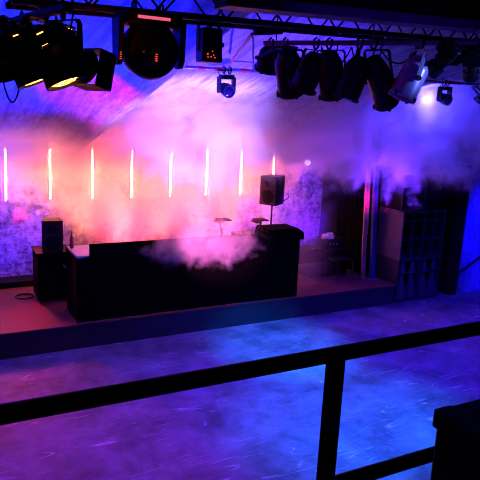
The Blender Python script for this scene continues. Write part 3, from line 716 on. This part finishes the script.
# ------------------------------------------------------------------ smoke and haze
def smoke_mat(name, build, color=(1, 1, 1), aniso=.0):
    m, nt, out = mat(name); L = nt.links.new
    vs = N(nt, 'ShaderNodeVolumeScatter', Anisotropy=aniso); vs.inputs['Color'].default_value = (*color, 1)
    g = N(nt, 'ShaderNodeNewGeometry')
    sep = N(nt, 'ShaderNodeSeparateXYZ'); L(g.outputs['Position'], sep.inputs[0])
    def val(x): return x
    def op(o, a, b=None, c=None):
        n = N(nt, 'ShaderNodeMath', operation=o)
        for i, x in enumerate((a, b, c)):
            if x is None: continue
            if isinstance(x, (int, float)): n.inputs[i].default_value = x
            else: L(x, n.inputs[i])
        return n.outputs[0]
    def ss(x, a, b, lo=0., hi=1.):
        n = N(nt, 'ShaderNodeMapRange'); n.interpolation_type = 'SMOOTHSTEP'
        n.inputs['From Min'].default_value = a; n.inputs['From Max'].default_value = b; n.inputs['To Min'].default_value = lo; n.inputs['To Max'].default_value = hi
        L(x, n.inputs['Value']); return n.outputs['Result']
    def fbm(scale, detail=3.0, rough=.55, dist=0., off=0.):
        mp = N(nt, 'ShaderNodeMapping'); mp.inputs['Location'].default_value = (off, off*.7, off*.3); L(g.outputs['Position'], mp.inputs['Vector'])
        n = N(nt, 'ShaderNodeTexNoise', Scale=scale, Detail=detail, Roughness=rough, Distortion=dist); L(mp.outputs['Vector'], n.inputs['Vector']); return n.outputs['Fac']
    X, Y, Z = sep.outputs
    L(build(X, Y, Z, op, ss, fbm), vs.inputs['Density'])
    L(vs.outputs['Volume'], out.inputs['Volume'])
    return m
def back_smoke(X, Y, Z, op, ss, fbm):
    n1 = fbm(1.4, 5.0, .62, .7); n2 = fbm(5.2, 5.0, .68, .6, 3.)
    zb = op('ADD', op('ADD', ss(X, 1.3, 3.3, 2.15, 1.15), ss(X, 5.9, 7.1, 0., 1.5)), op('MULTIPLY', op('SUBTRACT', n1, .5), -2.0))
    zb = op('ADD', zb, op('MULTIPLY', op('SUBTRACT', n2, .5), -1.4))
    m = op('MULTIPLY', ss(op('SUBTRACT', Z, zb), -.1, .4), ss(op('ADD', Y, ss(Z, 2.6, 3.3, 0., 1.1)), 10.5, 11.5))
    d = op('MULTIPLY', m, op('ADD', .15, op('ADD', op('MULTIPLY', ss(n1, .38, .62), 1.2), op('MULTIPLY', ss(n2, .35, .65), .7))))
    return op('MULTIPLY', d, 1.0)
def top_smoke(X, Y, Z, op, ss, fbm):
    n1 = fbm(1.3, 4.0, .6, .6, 9.); n2 = fbm(4.0, 3.0, .6, .3, 5.)
    lo = op('ADD', op('ADD', 3.0, ss(X, 7.2, 9.0, 0., .38)), op('MULTIPLY', op('SUBTRACT', n1, .5), -2.0)); lo = op('ADD', lo, op('MULTIPLY', op('SUBTRACT', n2, .5), -.7))
    m = ss(op('SUBTRACT', Z, lo), -.1, .5)
    e = op('MULTIPLY', ss(op('ADD', Y, ss(X, 5.0, 6.5, 0., .9)), 7.2, 8.3), op('MULTIPLY', ss(X, 2.3, 3.2), ss(X, 5.0, 7.5, 1.9, 1.6)))
    return op('MULTIPLY', op('MULTIPLY', m, e), op('ADD', .08, op('MULTIPLY', op('MULTIPLY', ss(n1, .40, .62), ss(n2, .34, .64)), 1.7)))
def front_smoke(X, Y, Z, op, ss, fbm):
    n1 = fbm(2.4, 4.0, .62, .8, 2.); n2 = fbm(7., 3.0, .6, .3, 6.)
    # a ragged cloud rolling over the front of the booth
    a = op('POWER', op('DIVIDE', op('SUBTRACT', X, 4.3), 1.25), 2.); b = op('POWER', op('DIVIDE', op('SUBTRACT', Z, 1.66), .48), 2.); c = op('POWER', op('DIVIDE', op('SUBTRACT', Y, 9.15), .22), 2.)
    r = op('ADD', op('ADD', a, b), c)
    k = op('ADD', op('SUBTRACT', 1., r), op('ADD', op('MULTIPLY', op('SUBTRACT', n1, .5), 3.2), op('MULTIPLY', op('SUBTRACT', n2, .5), 1.4)))
    return op('MULTIPLY', ss(k, .0, 1.2), 3.2)
def stage_smoke(X, Y, Z, op, ss, fbm):
    n1 = fbm(1.6, 4.0, .6, .6, 4.)
    k = op('MULTIPLY', ss(X, 6.4, 6.9), ss(X, 7.6, 6.9)); z = ss(Z, 2.9, 2.0)
    return op('MULTIPLY', op('MULTIPLY', k, z), op('MULTIPLY', ss(n1, .32, .62), 1.0))
def haze(name, poly, vec, build, label, aniso=0., step=1.0):
    bm = BM(); prism(bm, poly, vec); o = obj(name, bm, smoke_mat(name, build, aniso=aniso), None, smooth=False)
    return tag(o, label, 'smoke', kind='stuff')
g = .03
haze('smoke_bank', [(-1.5, 9.7, 1.0), (-1.5, 12.08, 1.0), (-1.5, 12.08, cz(12.08)-g), (-1.5, 9.7, cz(9.7)-g)], (10.0, 0, 0), back_smoke, 'thick pink smoke filling the stage in front of the light tubes')
haze('smoke_layer', [(2.2, 6.3, 2.3), (2.2, 9.4, 2.3), (2.2, 9.4, cz(9.4)-g), (2.2, 6.3, cz(6.3)-g)], (10.7, 0, 0), top_smoke, 'violet and blue smoke hanging under the roof above the doorway')
haze('smoke_drift', [(2.6, 8.75, .9), (2.6, 9.38, .9), (2.6, 9.38, 2.3), (2.6, 8.75, 2.3)], (3.5, 0, 0), front_smoke, 'pale lilac smoke rolling down over the front of the booth')
haze('smoke_wisps', [(6.4, 9.7, STG+.02), (6.4, 12.05, STG+.02), (6.4, 12.05, 3.0), (6.4, 9.7, 3.0)], (2.15, 0, 0), stage_smoke, 'thin blue smoke at the right end of the stage behind the booth')

# ------------------------------------------------------------------ lights
def spot(name, loc, aim, col, w, size=60, blend=.5, rad=.06):
    l = bpy.data.lights.new(name, 'SPOT'); l.color = col; l.energy = w; l.spot_size = math.radians(size); l.spot_blend = blend; l.shadow_soft_size = rad
    o = bpy.data.objects.new(name, l); COL.objects.link(o); o.location = loc
    o.rotation_euler = (V(aim)-V(loc)).to_track_quat('-Z', 'Y').to_euler()
    return o
BLUE = (.0, .0, 1); LAV = (.5, .27, 1); CYAN = (.0, .15, 1); PINK = (1, .05, .16); RED = (1, .0, .02)
spot('flood_light', (4.8, 5.3, 4.45), (5.2, 6.9, 0), BLUE, 1600, 78, .9)
spot('flood_light', (8.6, 5.4, 4.3), (9.3, 7.4, 0), BLUE, 1100, 82, .9)
spot('flood_light', (1.4, 4.9, 4.4), (2.4, 5.4, 0), BLUE, 500, 70, .9)
spot('pool_light', (5.0, 5.2, 4.45), (5.3, 8.1, 0), CYAN, 4200, 32, .9)
spot('pool_light', (4.8, 4.6, 4.4), (4.9, 5.5, 0), CYAN, 2300, 54, .9)
spot('door_light', (10.6, 6.8, 3.6), (12.1, 9.4, 1.5), BLUE, 1500, 50, .6)
spot('left_wall_wash', (.2, 9.0, 3.2), (1.2, 12.1, 1.9), (.04, .01, 1), 1500, 38, .6)
spot('stage_end_fill', (6.7, 8.4, 2.2), (7.0, 12.0, 1.4), (.08, 0, 1), 1500, 34, .6)  # unseen lamp added in mid-air to light the stage end smoke
spot('violet_wash', (6.80, 7.0, 4.27), (9.2, 9.4, 3.7), (.05, .035, 1), 600, 130, .8)
spot('violet_wash', (6.4, 6.4, 2.4), (8.0, 10.2, 3.3), (.12, .02, 1), 3200, 46, .8)  # unseen lamp added below the smoke to brighten it
spot('lavender_beam', (3.9, 5.8, 1.2), (3.55, 8.6, 4.05), LAV, 5000, 42, 1.0, .15)
spot('roof_fill', (3.5, 6.4, 3.2), (3.5, 6.8, 4.6), (.06, .02, 1), 800, 112, .6)  # this and the next: unseen lamps added to light the ceiling
spot('roof_fill', (1.0, 7.3, 2.9), (1.05, 7.6, 4.6), (.0, .008, 1), 1800, 134, .4)
spot('rafter_fill', (.2, 6.4, 3.2), (2.3, 8.4, 4.0), (1, 0, .35), 800, 40, .6)  # unseen magenta spot added to tint the rafter face
spot('pink_wash', (3.5, 10.4, STG+.15), (3.7, 12.0, 3.2), PINK, 900, 80, .8)
spot('pink_wash', (5.2, 10.4, STG+.15), (5.3, 12.0, 3.2), PINK, 1000, 80, .8)
spot('drift_fill', (3.2, 7.2, 2.2), (4.4, 9.2, 1.75), (1, .17, .6), 1500, 38, .8)  # unseen lamp added to light the smoke over the booth front
spot('pink_floor', (.3, 5.0, 4.3), (1.4, 6.2, 0), (1, 0, .3), 130, 60, .9)
for x in (1.75, 2.6, 3.4, 4.25, 5.1, 5.95, 6.8):                     # unseen uplights added to warm the smoke near the tubes
    spot('added_uplight', (x, 11.55, STG+.2), (x, 11.5, 3.2), (1, .27, .17), 620 if x < 4 else 400, 38, .9)
spot('left_smoke_fill', (.3, 8.2, 2.6), (1.1, 10.8, 3.4), (.08, .03, 1), 600, 40, .9)  # unseen blue spot added to colour the upper left smoke
spot('red_fill', (1.5, 11.5, 2.05), (1.5, 9.0, .1), (1, 0, .05), 150, 60, .6)  # unseen spot added to strengthen the red on deck and floor
spot('red_smoke_fill', (6.9, 10.1, 2.0), (7.35, 11.5, 2.9), (1, 0, .1), 40, 36, .8)  # unseen red spot added to tint the smoke
spot('batten_fill', (6.2, 8.6, 2.3), (8.45, 9.95, 2.2), (1, .0, .06), 1000, 14, .8)  # unseen spot added to redden the batten
spot('truss_red_fill', (1.22, 3.65, 4.3), (1.2, 4.3, 4.66), (1, .02, .03), 2, 50, .6)  # unseen spot added to redden the truss bars
spot('can_fill', (4.7, 2.3, 4.6), at(412, 74, yb(421)), (.12, .16, 1), 300, 13, .8)  # unseen key light added for the silver can
spot('truss_fill', (2.2, 1.4, 3.8), (3.1, 3.6, 4.66), (.06, .0, 1), 40, 60, .8)  # unseen fill added for the girder flange and lamp bar
spot('rim_light', (.7, 5.4, 4.2), (3.0, 4.6, 4.4), RED, 12, 40, .8)  # unseen red kicker added to edge the cans
w = bpy.data.worlds.new('night'); S.world = w; w.use_nodes = True
w.node_tree.nodes['Background'].inputs['Color'].default_value = (.002, .002, .01, 1); w.node_tree.nodes['Background'].inputs['Strength'].default_value = .05

for o in bpy.data.objects:
    if '_w' in o: del o['_w']
S.view_settings.view_transform = 'Standard'; S.view_settings.look = 'None'; S.view_settings.gamma = 1; S.view_settings.exposure = 0
S.cycles.volume_bounces = 2; S.cycles.max_bounces = 8; S.cycles.diffuse_bounces = 3
S.cycles.volume_step_rate = .35; S.cycles.volume_max_steps = 512
S.cycles.use_denoising = True
S.cycles.filter_width = 1.0
S.cycles.sample_clamp_indirect = 6
